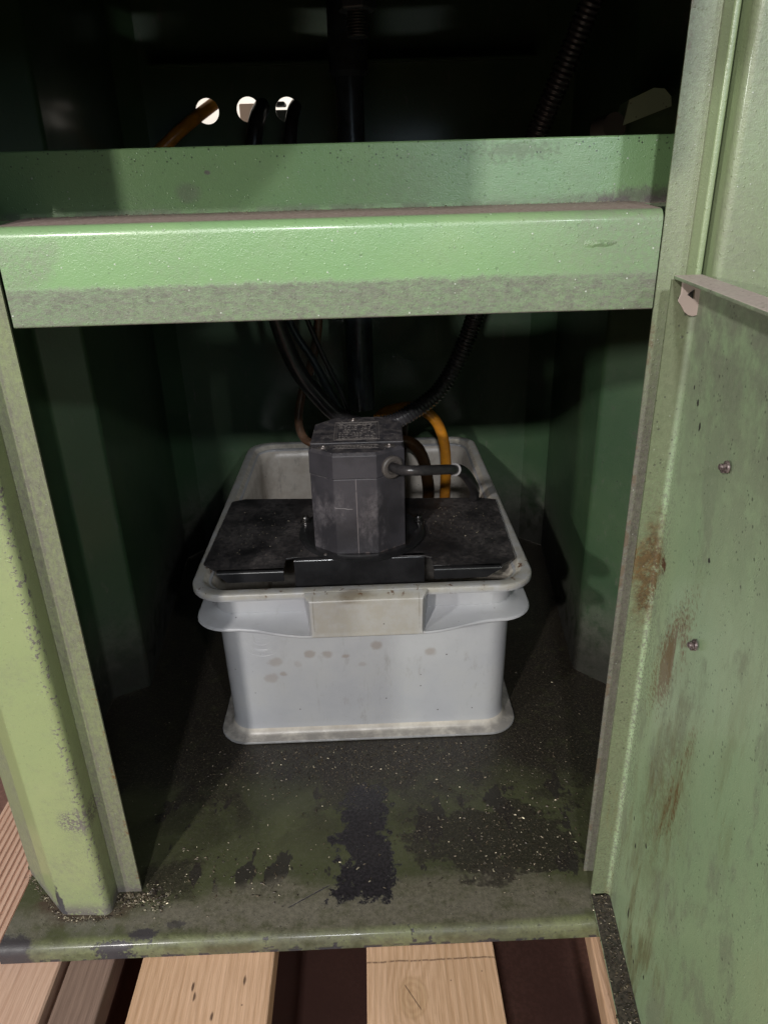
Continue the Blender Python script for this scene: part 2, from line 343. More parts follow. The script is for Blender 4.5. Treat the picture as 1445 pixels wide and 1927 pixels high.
b = MB('dark_pipe'); n = b.noise(60, 4, .6); PIPE = b.out(b.mix(n.ss(.4, .7), (.045, .055, .065), (.02, .022, .025)), .30, spec=.6)
b = MB('dark_amber'); n = b.noise(50, 4, .6); AMBER2 = b.out(b.mix(n.ss(.35, .65), (.040, .018, .005), (.020, .010, .004)), .3)

def wood(name, c1, c2, knot=None, rough=.7, seed=0., line=None, ridged=False):
    b = MB(name)
    v = b.vec((1, .06, 1), (seed, seed*2, 0))
    n = b.noise(60, 4, .6, v, dist=.6); f = b.noise(900, 3, .6, b.vec((1, .04, 1), (seed, 0, 0))); bl = b.noise(18, 3, .6, b.vec((1, .4, 1), (seed, 0, 0)))
    xx = b.x + bl*.012
    if knot:
        kx, ky = knot
        nk = b.noise(70, 4, .7); dx = (b.x-kx) + (nk-.5)*.006; dy = (b.y-ky) + (b.noise(60, 4, .7, b.vec(off=(3, 3, 3)))-.5)*.010
        d = (dx*dx + dy*dy*.55).sqrt()
        xx = xx + d.ss(.030, .0)*.010
        ring = (d*1900 + n*3).sin()*.5+.5
        km = d.ss(.0125, .009)
    ring0 = (xx*1150. + n*2.2).sin()*.5+.5
    c = b.mix((ring0*.10 + f*.45 + bl*.25 + n*.3).ss(.32, .74), c1, c2)
    if knot:
        c = b.mix(km*.50, c, b.mix(ring*.8, (.50, .32, .18), (.36, .20, .10)))
        crack = b.box((b.x-kx) + (b.y-ky)*.6, -.0003, .0003, .0003)*d.ss(.009, .007)
        c = b.mix(crack, c, (.06, .03, .02))
    if line:
        lm = b.box(b.y + (n-.5)*.003, line-.0006, line+.0006, .0003)*f.ss(.35, .5)*.7
        c = b.mix(lm, c, (.10, .055, .035))
    sp = b.voro(90)[0].ss(.10, .05)*b.voro(90)[1].ss(.78, .8)
    c = b.mix(sp*.9, c, (.09, .05, .03))
    for mx, my in ((-.137, .331), (-.1345, .324), (-.101, .334), (-.120, .310)):
        c = b.mix(b.blob(b.x, b.y, mx, my, .0014, .0042, f, 1.6, .5)*.85, c, (.06, .03, .02))
    end = b.ny.abs().ss(.7, .9)
    c = b.mix(end*.5, c, (.20, .11, .06))
    return b.out(c, rough, bump=ring0*.4 + f*1.4 + n*.8, bstr=.55, bdist=.0006, spec=.3)
WOOD_B = wood('pine_board_a', (.45, .265, .155), (.68, .435, .290), seed=.3)
WOOD_C = wood('pine_board_b', (.46, .275, .160), (.69, .445, .300), knot=(.0165, .317), seed=1.7, line=.3425)
WOOD_D = wood('weathered_board', (.15, .095, .075), (.25, .165, .13), seed=2.9)
WOOD_E = wood('ridged_board_wood', (.44, .265, .19), (.60, .395, .30), seed=4.1)
WOOD_G = wood('pallet_block_wood', (.22, .125, .07), (.33, .19, .11), seed=5.3)

b = MB('terracotta_floor'); n = b.noise(8, 5, .6); n2 = b.noise(300, 3, .6)
FLOORM = b.out(b.mix(n.ss(.3, .7), b.mix(n2.ss(.4, .6), (.125, .060, .045), (.165, .080, .062)), (.10, .048, .038)), .55, bump=n2, bstr=.2, bdist=.001)
b = MB('white_wall_behind'); n = b.noise(3, 3); BACKW = b.out(b.mix(n.ss(.3, .7), (.80, .76, .70), (.74, .70, .66)), .8)
b = MB('roof_and_shade_box'); n = b.noise(30, 4); UNDER = b.out(b.mix(n.ss(.4, .6), (.012, .014, .011), (.02, .022, .018)), .6)

# ------------------------------------------------------------------ object helpers
def tag(o, label=None, cat=None, group=None, kind=None):
    if label: o['label'] = label
    if cat: o['category'] = cat
    if group: o['group'] = group
    if kind: o['kind'] = kind
    return o
def thing(name, loc, label, cat, group=None):
    o = D.objects.new(name, None); COL.objects.link(o); o.location = loc; o.empty_display_size = .02
    return tag(o, label, cat, group)
def wloc(o):
    v = Vector((0, 0, 0))
    while o is not None: v = v + Vector(o.location); o = o.parent
    return v
def obj(name, bm, mat, parent=None, loc=None, smooth=True, angle=35, label=None, bevel=0, bseg=2):
    """bm is in world coordinates; loc (world) becomes the origin"""
    base = Vector(loc) if loc is not None else (wloc(parent) if parent else Vector((0, 0, 0)))
    bmesh.ops.translate(bm, verts=bm.verts, vec=-base)
    bmesh.ops.recalc_face_normals(bm, faces=bm.faces)
    me = D.meshes.new(name); bm.to_mesh(me); bm.free()
    for mm in (mat if isinstance(mat, (list, tuple)) else [mat]): me.materials.append(mm)
    o = D.objects.new(name, me); COL.objects.link(o)
    o.location = base - (wloc(parent) if parent else Vector((0, 0, 0)))
    if parent: o.parent = parent
    if smooth:
        me.polygons.foreach_set('use_smooth', [True]*len(me.polygons)); me.set_sharp_from_angle(angle=math.radians(angle))
    if bevel:
        m = o.modifiers.new('bevel', 'BEVEL'); m.width = bevel; m.segments = bseg; m.limit_method = 'ANGLE'; m.angle_limit = math.radians(30)
    if label: o['label'] = label
    return o
def box(bm, x0, x1, y0, y1, z0, z1):
    v = [bm.verts.new(p) for p in ((x0, y0, z0), (x1, y0, z0), (x1, y1, z0), (x0, y1, z0), (x0, y0, z1), (x1, y0, z1), (x1, y1, z1), (x0, y1, z1))]
    for f in ((0, 3, 2, 1), (4, 5, 6, 7), (0, 1, 5, 4), (1, 2, 6, 5), (2, 3, 7, 6), (3, 0, 4, 7)): bm.faces.new([v[i] for i in f])
    return v
def fillet(pts, r, n=5, closed=False):
    out = []; N = len(pts)
    for i, p in enumerate(pts):
        p = Vector(p)
        if not closed and i in (0, N-1): out.append(p); continue
        a = Vector(pts[i-1]); c = Vector(pts[(i+1) % N])
        rr = r[i] if isinstance(r, (list, tuple)) else r
        u = (a-p); v = (c-p); lu, lv = u.length, v.length; u.normalize(); v.normalize()
        ang = u.angle(v)
        if rr <= 0 or ang > 3.1: out.append(p); continue
        t = min(rr/math.tan(ang/2), lu*.49, lv*.49); re = t*math.tan(ang/2)
        cen = p + (u+v).normalized()*(re/math.sin(ang/2))
        s = p+u*t-cen; e = p+v*t-cen
        for k in range(n+1):
            w_ = s.lerp(e, k/n).normalized()*re if False else None
            a0 = s.angle(e); f0 = math.sin(a0*(1-k/n))/math.sin(a0) if a0 > 1e-5 else 1-k/n; f1 = math.sin(a0*k/n)/math.sin(a0) if a0 > 1e-5 else k/n
            out.append(cen + s*f0 + e*f1)
    return out
def sheet(bm, pts2, thick, r, to3, a0, a1, n=5, steps=1):
    """bent sheet: polyline (2D) with filleted bends, offset to the right-hand side by thick, extruded from a0 to a1"""
    P = fillet([Vector((p[0], p[1])) for p in pts2], r, n)
    Q = []
    for i, p in enumerate(P):
        d = (P[min(i+1, len(P)-1)] - P[max(i-1, 0)]).normalized()
        dn = Vector((d.y, -d.x))
        if 0 < i < len(P)-1:
            d1 = (P[i]-P[i-1]).normalized(); k = max(.5, d1.dot(d))
            dn = dn/k
        Q.append(p + dn*thick)
    ring = P + Q[::-1]; rows = []
    for s_ in range(steps+1):
        a = a0 + (a1-a0)*s_/steps
        rows.append([bm.verts.new(to3(p.x, p.y, a)) for p in ring])
    L = len(ring)
    for s_ in range(steps):
        for i in range(L):
            j = (i+1) % L
            bm.faces.new((rows[s_][i], rows[s_][j], rows[s_+1][j], rows[s_+1][i]))
    n2 = len(P)
    for row in (rows[0], rows[-1]):
        for i in range(n2-1):
            bm.faces.new((row[i], row[i+1], row[L-2-i], row[L-1-i]))
def loft(bm, loops, close=True, cap0=False, cap1=False):
    rows = [[bm.verts.new(p) for p in lp] for lp in loops]; n = len(rows[0])
    for a, b_ in zip(rows[:-1], rows[1:]):
        for i in range(n if close else n-1):
            j = (i+1) % n; bm.faces.new((a[i], a[j], b_[j], b_[i]))
    if cap0: bm.faces.new(rows[0])
    if cap1: bm.faces.new(rows[-1][::-1])
    return rows
def catmull(pts, per=10):
    P = [Vector(p) for p in pts]; P = [P[0]*2-P[1]] + P + [P[-1]*2-P[-2]]; out = []
    for i in range(1, len(P)-2):
        for k in range(per):
            t = k/per; a, b_, c, d = P[i-1:i+3]
            out.append(.5*((2*b_) + (c-a)*t + (2*a-5*b_+4*c-d)*t*t + (3*b_-a-3*c+d)*t**3))
    out.append(P[-2]); return out
def tube(bm, path, rad, seg=14, caps=True):
    """rad: number or function(t along, index)"""
    n = len(path); loops = []; T = (path[1]-path[0]).normalized()
    N = T.orthogonal().normalized(); s = 0
    for i, p in enumerate(path):
        T2 = (path[min(i+1, n-1)] - path[max(i-1, 0)]).normalized()
        N = (N - T2*N.dot(T2)).normalized(); B = T2.cross(N)
        if i: s += (p-path[i-1]).length
        r = rad(s, i) if callable(rad) else rad
        loops.append([p + (N*math.cos(2*PI*k/seg) + B*math.sin(2*PI*k/seg))*r for k in range(seg)])
    loft(bm, loops, cap0=caps, cap1=caps)
def resample(path, step):
    out = [path[0]]; acc = 0
    for a, b_ in zip(path[:-1], path[1:]):
        L = (b_-a).length; 
        while acc + L >= step:
            t = (step-acc); a = a + (b_-a).normalized()*t; out.append(a.copy()); L -= t; acc = 0
        acc += L
    return out
def lathe(bm, prof, cen, axis=Vector((0, 0, 1)), seg=24, cap0=True, cap1=True):
    axis = Vector(axis).normalized(); N = axis.orthogonal().normalized(); B = axis.cross(N); cen = Vector(cen)
    loft(bm, [[cen + axis*h + (N*math.cos(2*PI*k/seg) + B*math.sin(2*PI*k/seg))*r for k in range(seg)] for r, h in prof], cap0=cap0, cap1=cap1)

XY = lambda x, y, a: (x, y, a)
YZ = lambda y, z, a: (a, y, z)

# ================================================================== THE CABINET
CAB = thing('machine_cabinet', (-.01, .36, -.0145), 'green painted machine cabinet on a wooden pallet with its lower door open', 'machine cabinet')
TOP = .80
# --- posts
bm = bmesh.new()
sheet(bm, [(-.1880, .3985), (-.2078, .3985), (-.2070, .3790), (-.2415, .3815), (-.2815, .4200), (-.2830, .6350), (-.248, .655), (-.273, .955), (-.250, .984)], -.0016, [0, .0015, .0035, .0035, .005, .006, .006, .01, 0], XY, .0003, TOP, n=6)
o = obj('post', bm, POST, CAB, label='left post with a dirty folded strip beside the opening')
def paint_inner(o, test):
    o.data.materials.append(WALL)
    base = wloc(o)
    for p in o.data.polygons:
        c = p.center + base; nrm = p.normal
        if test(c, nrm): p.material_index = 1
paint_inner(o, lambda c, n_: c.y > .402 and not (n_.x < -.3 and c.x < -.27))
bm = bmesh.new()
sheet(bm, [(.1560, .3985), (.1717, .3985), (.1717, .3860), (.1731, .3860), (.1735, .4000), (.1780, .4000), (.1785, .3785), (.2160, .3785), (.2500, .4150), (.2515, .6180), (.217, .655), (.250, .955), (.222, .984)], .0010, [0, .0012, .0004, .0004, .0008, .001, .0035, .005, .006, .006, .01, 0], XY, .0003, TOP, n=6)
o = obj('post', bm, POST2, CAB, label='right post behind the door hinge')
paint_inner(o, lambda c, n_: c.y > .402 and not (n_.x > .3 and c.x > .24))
# --- back wall with three cable holes
bm = bmesh.new()
HOLES = [(-.1772, .5790, .0138), (-.1290, .5797, .0135), (-.0830, .5785, .0135)]
outer = [bm.verts.new((x, .984, z)) for x, z in ((-.252, .0003), (.224, .0003), (.224, TOP), (-.252, TOP))]
es = [bm.edges.new((outer[i], outer[(i+1) % 4])) for i in range(4)]
for hx, hz, hr in HOLES:
    vs = [bm.verts.new((hx + hr*math.cos(2*PI*k/28), .984, hz + hr*math.sin(2*PI*k/28))) for k in range(28)]
    es += [bm.edges.new((vs[i], vs[(i+1) % 28])) for i in range(28)]
bmesh.ops.triangle_fill(bm, edges=es, use_beauty=True, use_dissolve=False)
g = bmesh.ops.extrude_face_region(bm, geom=bm.faces[:])
bmesh.ops.translate(bm, verts=[v for v in g['geom'] if isinstance(v, bmesh.types.BMVert)], vec=(0, .002, 0))
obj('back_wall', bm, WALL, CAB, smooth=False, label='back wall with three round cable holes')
# stiffening fold across the back wall
bm = bmesh.new()
sheet(bm, [(.9835, .6235), (.955, .6235), (.955, .6205)], .0016, .002, YZ, -.235, .205)
obj('stiffener', bm, WALL, CAB)
# --- base plate
bm = bmesh.new()
sheet(bm, [(.366, -.0150), (.3530, -.0150), (.3530, 0), (1.0, 0)], .0026, [0, .0015, .0085, 0], YZ, -.2800, .262, n=9)
box(bm, -.2870, -.2802, .424, .999, -.0030, -.0002)
obj('base_plate', bm, BASE, CAB, label='base plate with worn paint, oily dirt and a bare dark patch')
# --- rail and riser
bm = bmesh.new()
sheet(bm, [(.415, .4298), (.3965, .4298), (.3965, .4798), (.4405, .4826)], .002, [0, .0012, .0060, 0], YZ, -.1858, .1548, n=8)
sheet(bm, [(.4395, .4815), (.4415, .4815), (.4415, .5160), (.452, .5160)], .002, [0, .0006, .0012, 0], YZ, -.2070, .1750, n=7)
obj('crossbar', bm, RAIL, CAB, label='stepped crossbar with a dusty ledge and a grey dirty line')
# --- unseen roof, upper front and overhang added to keep the inside dark
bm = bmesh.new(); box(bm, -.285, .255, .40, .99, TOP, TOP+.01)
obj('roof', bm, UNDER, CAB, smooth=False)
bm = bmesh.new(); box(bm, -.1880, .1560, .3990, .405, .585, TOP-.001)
obj('front_panel', bm, POST, CAB, smooth=False, label='unseen upper front panel above the opening, keeping the inside dark')
bm = bmesh.new(); box(bm, -.270, .035, .174, .3985, .5865, .66)  # unseen overhang, sized to shade the riser from the front lamps
obj('shade_overhang', bm, UNDER, CAB, smooth=False, bevel=.002)
# --- light patch painted as a pale green plate on the right wall, with stub
bm = bmesh.new()
pts = [(.1957, .5300), (.2300, .5416), (.2290, .5480), (.2235, .5530), (.2156, .5537), (.1985, .5465)]
loft(bm, [[(x, .600, z) for x, z in pts], [(x+.006, .640, z) for x, z in pts]], cap0=True, cap1=True)
br = obj('bracket_light_patch', bm, paint('bracket_lit_paint', base=(.52, .68, .48), green2=(.52, .68, .48), grime=.1, rough=.5), CAB, label='small green plate shaped and paled as the patch of light')
bm = bmesh.new(); lathe(bm, [(.0095, 0), (.0095, -.018), (.0075, -.0182)][::-1], (.1895, .600, .5295), (.30, -1, .1), seg=28)
obj('stub', bm, MB('stub_grey').out((.16, .15, .14), .6), br)

# --- DOOR (pan shaped, open)
a_ = math.radians(5.6); dv = Vector((-math.sin(a_), -math.cos(a_), 0)); dn = Vector((-math.cos(a_), math.sin(a_), 0))
RX, RY = .1690, .3756
DZ0, DZ1, DW = .0030, .4475, .40
bm = bmesh.new()
far = Vector((RX, RY, 0)) + dv*DW
sheet(bm, [(.1549, .3753), (RX, RY), (far.x, far.y), (far.x-.014, far.y)], -.0014, [0, .0032, .003, 0], XY, DZ0, DZ1, n=7)
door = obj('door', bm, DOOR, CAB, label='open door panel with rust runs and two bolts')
def flange(z, t, inw=.0145, z2=None):
    bm = bmesh.new(); A = Vector((RX+.0006, RY-.001, 0)); B = A + dv*(DW-.003); C_ = B + dn*inw; E_ = Vector((.1549, .3741, 0))
    lo = [Vector((p.x, p.y, z)) for p in (A, B, C_, E_)]; hi = [p + Vector((0, 0, t)) for p in lo]
    loft(bm, [lo, hi], cap0=True, cap1=True); return bm
obj('door_flange', flange(DZ1-.0018+.0022, .0018), DOOR, door, label='dusty top flange of the door', smooth=False, bevel=.0005)
obj('door_flange', flange(DZ0-.0020, .0018), DOOR, door, label='bottom flange of the door covered in dirt and swarf', smooth=False, bevel=.0005)
# gusset tab below the top flange
bm = bmesh.new()
pts = [(.1592, 0), (.1592, -.0045)] + [(.1668 - .0076*math.cos(t), -.0060 - .0115*math.sin(t)) for t in [k*PI/10 for k in range(11)]] + [(.1744, 0)]
lo = [(x, .3738, DZ1 - .0005 + z) for x, z in pts]; hi = [(x-.002 if i == 3 else x, .3722, DZ1 - .0005 + z) for i, (x, z) in enumerate(pts)]
loft(bm, [lo, hi], cap0=True, cap1=True)
gs = obj('gusset', bm, MB('gusset_dusty').out((.44, .35, .32), .6), door, smooth=False, bevel=.0004)
bm = bmesh.new()
q4 = [(.1622, -.0072), (.1650, -.0048), (.1652, -.0092), (.1638, -.0082)]
loft(bm, [[(x, .3721, DZ1+z) for x, z in q4], [(x, .3716, DZ1+z) for x, z in q4]], cap0=True, cap1=True)
obj('notch', bm, MB('notch_dark').out((.02, .017, .015), .8), gs, smooth=False)
# bolts through the door
def on_door(y, z):
    s = (RY-y)/math.cos(a_); return Vector((RX, RY, 0)) + dv*s + Vector((0, 0, z))
for yy, zz in ((.300, .3752), (.300, .2796)):
    c = on_door(yy, zz) + dn*.0014; bm = bmesh.new()
    lathe(bm, [(.0030, 0), (.0028, .0010), (.0016, .0013), (.0015, .0034), (.0010, .0038)], c, dn, seg=16)
    lathe(bm, [(.0024, .0013), (.0024, .0024)], c + Vector((0, 0, -.0006)), dn, seg=6)
    obj('bolt', bm, DBOLT, door, angle=30)

# ================================================================== CRATE
CX, CY = -.0099, .7500
CR = thing('plastic_crate', (CX, .75, .0006), 'grey plastic stacking crate used as coolant tank on the cabinet floor', 'crate')
def rrect(hx, hy, r, z, cx=CX, cy=CY, n=8, bulge=0.0, zb=0.0):
    out = []
    for (sx, sy, a0) in ((1, 1, 0), (-1, 1, PI/2), (-1, -1, PI), (1, -1, 3*PI/2)):
        for k in range(n+1):
            a = a0 + k*PI/2/n
            out.append([cx + sx*(hx-r) + r*math.cos(a), cy + sy*(hy-r) + r*math.sin(a), z])
        if (sx, sy) == (-1, -1):
            m = 22
            x0 = cx-(hx-r); x1 = cx+(hx-r)
            for k in range(1, m):
                x = x0 + (x1-x0)*k/m; t = 0
                if bulge:
                    u = abs(x - (CX+.002))
                    t = 1 if u < .050 else max(0, 1-(u-.050)/.068); t = t*t*(3-2*t)
                out.append([x, cy-hy-bulge*t, z-zb*t])
    return [Vector(p) for p in out]
Z0 = .0006
L = []
def add(*a, **k): L.append(rrect(*a, **k))
# outside from the foot upwards, over the rim and down inside
add(.130, .180, .03, Z0+.004)
add(.1335, .1835, .03, Z0+.0005)
add(.1455, .1945, .028, Z0); add(.1464, .1955, .028, Z0+.0004); add(.1466, .1957, .028, Z0+.0020); add(.1460, .1951, .028, Z0+.0027)
add(.1400, .1893, .026, Z0+.0034); add(.1370, .1866, .024, Z0+.0058); add(.1352, .1849, .022, Z0+.0105); add(.1345, .1842, .022, Z0+.0170)
add(.1362, .1852, .022, .1280)
body_lo = L; L = []
add(.1362, .1852, .022, .1280); add(.1370, .1858, .022, .1395); add(.1382, .1872, .022, .1690)
add(.1400, .1890, .024, .1703); add(.1495, .2020, .030, .1703); add(.1500, .2025, .030, .1680); add(.1522, .2048, .031, .1680); add(.1527, .2053, .031, .1690); add(.1527, .2053, .031, .1735); add(.1520, .2047, .031, .1745); add(.1505, .2033, .030, .1748)
add(.1450, .1962, .026, .1748); add(.1438, .1950, .025, .1742); add(.1365, .1855, .023, .1660); add(.1350, .1840, .022, .1560)
add(.1338, .1828, .022, .1280); add(.1318, .1816, .020, .0120); add(.1280, .1780, .018, .0060); add(.10, .15, .02, .0052)
body_hi = L
bm = bmesh.new(); loft(bm, body_lo + body_hi[1:], cap0=True, cap1=True)
body = obj('crate_body', bm, [CRATE, CRATEI], CR, angle=50)
for p in body.data.polygons:
    c = p.center + wloc(body)
    if c.z < .1745 and c.z > .003 and abs(c.x-CX) < .1450 and abs(c.y-CY) < .1960:
        if p.normal.x*(c.x-CX)/.14**2 + p.normal.y*(c.y-CY)/.19**2 < 0 or c.z < .01: p.material_index = 1
# collar below the rim
L = []
add(.1366, .1854, .022, .1350, zb=0); add(.1440, .1935, .026, .1352, bulge=.004, zb=.001); add(.1515, .2030, .031, .1360, bulge=.0102, zb=.0030)
add(.1528, .2045, .031, .1376, bulge=.0105, zb=.0030); add(.1524, .2040, .031, .1394, bulge=.0105, zb=.0030); add(.1510, .2025, .030, .1400, bulge=.0100, zb=.0040)
add(.1440, .1945, .026, .1410, bulge=.004, zb=.002); add(.1388, .1884, .024, .1424); add(.1370, .1862, .022, .1445)
bm = bmesh.new(); loft(bm, L)
obj('collar', bm, CRATE, CR, angle=60)
# shell handles
def handle(sgn):
    bm = bmesh.new()
    def P(x, dy, z): return Vector((CX+.0025 + x*sgn, CY + sgn*(-(.2052+dy)) if sgn == 1 else CY + .2052 + dy, z))
    rings = []
    prof = [(.0540, -.0040, .1742), (.0538, -.0010, .1744), (.0530, .0012, .1738), (.0495, .0074, .1706), (.0490, .0083, .1696), (.0487, .0086, .1685), (.0480, .0088, .1392), (.0484, .0098, .1368), (.0484, .0102, .1352), (.0478, .0092, .1344), (.0470, .0060, .1342)]
    n = 12; rows = []
    for hx, dy, z in prof:
        rows.append([bm.verts.new(P(-hx + 2*hx*k/n, dy, z)) for k in range(n+1)])
    for a, b_ in zip(rows[:-1], rows[1:]):
        for k in range(n): bm.faces.new((a[k], a[k+1], b_[k+1], b_[k]))
    # flaring side walls
    for e, s_ in ((0, -1), (n, 1)):
        col = [r[e] for r in rows[2:10]]
        outc = []
        for v, (hx, dy, z) in zip(col, prof[2:10]):
            outc.append(bm.verts.new(P(s_*(hx+.0065), -.0190 if z < .166 else -.012, z if z < .166 else .1664)))
        mid = []
        for v, w_, (hx, dy, z) in zip(col, outc, prof[2:10]):
            mid.append(bm.verts.new(v.co.lerp(w_.co, .12) + Vector((s_*sgn*.0014, 0, 0))))
        for i in range(len(col)-1):
            bm.faces.new((col[i], col[i+1], mid[i+1], mid[i])); bm.faces.new((mid[i], mid[i+1], outc[i+1], outc[i]))
    h = obj('handle', bm, CRATE, CR, angle=30)
    if sgn == 1: # moulding frame line on the handle
        pass
    return h
handle(1); handle(-1)
# raised emblem on the front
bm = bmesh.new(); ex, ez = -.1055, .1165; ey = CY-.1849
def ringbar(rx, rz, r, n=40, cx=ex, cz=ez, y=ey):
    pts = [Vector((cx + rx*math.cos(2*PI*k/n), y, cz + rz*math.sin(2*PI*k/n))) for k in range(n+1)]
    tube(bm, pts, r, 5, caps=False)
ringbar(.0205, .0205, .00022); ringbar(.0140, .0135, .0003); ringbar(.0150, .0146, .00018); ringbar(.0095, .0080, .00025)
for sx in (-.0032, .0032):
    for sz in (-.0022, .0022): ringbar(.0022, .0017, .00025, 14, ex+sx, ez+sz)
random.seed(3)
for k in range(30):
    a = PI*.72 + k*PI*1.58/29; c = Vector((ex + .0175*math.cos(a), ey, ez + .0175*math.sin(a)))
    t = Vector((-math.sin(a), 0, math.cos(a))); rr = Vector((math.cos(a), 0, math.sin(a)))
    if k % 7 == 5: continue
    kind = k % 3
    tube(bm, [c - rr*.0013 - t*.0006, c + rr*.0013 - t*.0006], .00022, 4)
    if kind: tube(bm, [c + rr*.0013 - t*.0006, c + rr*.0013 + t*.0006], .00022, 4)
    if kind != 1: tube(bm, [c - t*.0006, c + t*.0007], .00022, 4)
obj('emblem', bm, CRATE, CR, label='raised round maker emblem with a ring of small letters')

# ================================================================== PUMP WITH PLATE
PC = Vector((-.0117, .6530, .1765))
PU = thing('coolant_pump', tuple(PC), 'black immersion coolant pump on a black metal plate lying across the grey crate', 'coolant pump')
PT = .1780; TH = .0018
bm = bmesh.new()
# plate with cut corners and a folded front lip on each side of the centre tongue
def poly(bm, pts, z0, z1):
    loft(bm, [[(x, y, z0) for x, y in pts], [(x, y, z1) for x, y in pts]], cap0=True, cap1=True)
poly(bm, [(-.1573, .5985), (-.1425, .5830), (-.0815, .5815), (-.0815, .6030), (-.0740, .6050), (.0480, .5990), (.0542, .5950), (.0542, .5795), (.1163, .5755), (.1311, .5900), (.1360, .7251), (.1211, .7308), (-.1402, .7497), (-.1540, .7435)], PT-TH, PT)
obj('mounting_plate', bm, PLATE, PU, smooth=False, bevel=.0004)
def lipfold(x0, x1, yf, drop, slope=0, name='plate_lip', c0=0, c1=0):
    bm = bmesh.new()
    P = fillet([Vector((yf+.0040, PT)), Vector((yf-.0016, PT)), Vector((yf-.0016, PT-drop))], .0022, 6)
    ins = [p + Vector((TH, -TH)) if 0 < i < len(P)-1 else p for i, p in enumerate(P)]
    ring = []
    Q = fillet([Vector((yf-.0016+TH, PT-drop)), Vector((yf-.0016+TH, PT-TH)), Vector((yf+.0040, PT-TH))], .0005, 3)
    ring = P + Q
    def xx(x, y, z, c): return x + c*max(0, PT-.002-z)
    loft(bm, [[(xx(x0, p.x, p.y, c0), p.x, p.y) for p in ring], [(xx(x1, p.x, p.y, -c1), p.x, p.y) for p in ring]], cap0=True, cap1=True)
    obj(name, bm, LIP, PU, angle=40)
lipfold(-.1422, -.0815, .5808, .0105, c0=1.1)
lipfold(.0545, .1160, .5745, .0105, c1=1.6)
lipfold(-.0738, .0478, .6005, .0300)
# mounting flange
bm = bmesh.new(); lathe(bm, [(.0615, 0), (.0625, .0006), (.0625, .0034), (.0615, .0042), (.0560, .0042), (.0545, .0036), (.020, .0036)], (-.0097, .6515, PT+.0002), seg=56)
fl = obj('flange', bm, LIP, PU, angle=40)
for bx, by in ((-.0675, .6725), (.0471, .6653)):
    bm = bmesh.new()
    lathe(bm, [(.0052, 0), (.0052, .0012), (.0046, .0014)], (bx, by, PT+.0045), seg=20)
    lathe(bm, [(.0038, .0012), (.0040, .0018), (.0040, .0058), (.0035, .0066), (.0022, .0066), (.0020, .0040)], (bx, by, PT+.0045), seg=20)
    obj('bolt', bm, BOLT, fl)
bm = bmesh.new(); lathe(bm, [(.0016, 0), (.0014, .0012)], (-.0440, .6000, PT+.0040), seg=10); obj('rivet', bm, SCREW, fl)
# motor body (irregular octagon)
def octo(z, g=0., dy=0.):
    pts = [(-.0328-g*.4, .6012-g), (.0058+g*.4, .6006-g), (.0313+g, .6175-g*.4), (.0330+g, .6890+g*.4), (.0115+g*.4, .7085+g), (-.0330-g*.4, .7085+g), (-.0530-g, .6880+g*.4), (-.0545-g, .6185-g*.4)]
    return [Vector((x, y, z)) for x, y in pts]
MT = .2805
bm = bmesh.new(); loft(bm, [octo(PT+.0036, 0), octo(.2560, 0), octo(.2562, -.0006)], cap0=True, cap1=True)
mb = obj('motor_housing', bm, MOTOR, PU, smooth=False, bevel=.0010)
bm = bmesh.new(); loft(bm, [octo(.2564, -.0002), octo(.2568, .0005), octo(MT-.0028, .0002), octo(MT, -.0022)], cap0=True, cap1=True)
cap = obj('motor_cap', bm, MOTOR, PU, smooth=False, bevel=.0005)
# groove and raised lid on top
bm = bmesh.new(); pts = [(-.0535, .6290), (.0312, .6275), (.0322, .6875), (.0112, .7065), (-.0326, .7065), (-.0522, .6865)]
poly(bm, pts, MT-.0004, MT+.0009)
lid = obj('lid', bm, MOTOR, cap, smooth=False, bevel=.0004)
# nameplate: frame and illegible worn print
bm = bmesh.new(); zt = MT+.0009
def bar(x0, y0, x1, y1, wd, z=zt, h=.00018):
    d = Vector((x1-x0, y1-y0)).normalized(); n_ = Vector((-d.y, d.x))*wd/2
    pts = [(x0+n_.x, y0+n_.y), (x1+n_.x, y1+n_.y), (x1-n_.x, y1-n_.y), (x0-n_.x, y0-n_.y)]
    poly(bm, pts, z, z+h)
X0, X1, Y0, Y1 = -.0322, .0098, .6365, .6895
for (a, b_) in (((X0, Y0), (X1, Y0)), ((X1, Y0), (X1, Y1)), ((X1, Y1), (X0, Y1)), ((X0, Y1), (X0, Y0))): bar(*a, *b_, .0005)
e = .0022
for (a, b_) in (((X0+e, Y0+e), (X1-e, Y0+e)), ((X1-e, Y0+e), (X1-e, Y1-e)), ((X1-e, Y1-e), (X0+e, Y1-e)), ((X0+e, Y1-e), (X0+e, Y0+e))): bar(*a, *b_, .0003)
random.seed(11)
for r in range(9):
    y = Y0 + .0055 + r*.0052; x = X0+.004
    if r == 8: bar(X0+e, y-.0022, X1-e, y-.0022, .0003)
    while x < X1-.005:
        l_ = random.uniform(.0008, .0040)
        if random.random() < .78: bar(x, y, min(x+l_, X1-.004), y, random.choice((.0008, .0013, .0017)))
        x += l_ + random.uniform(.0006, .0014)
obj('nameplate', bm, ENGR, lid, smooth=False, label='worn rating plate with rows of unreadable print')
bm = bmesh.new(); bar(-.0325, .6150, .0080, .6150, .0003, MT); bar(-.0325, .6230, .0080, .6230, .0003, MT)
x = -.030
while x < .006: bar(x, .6190, x+.0022, .6190, .0014, MT); x += .0031
obj('print_line', bm, ENGR, cap, smooth=False)
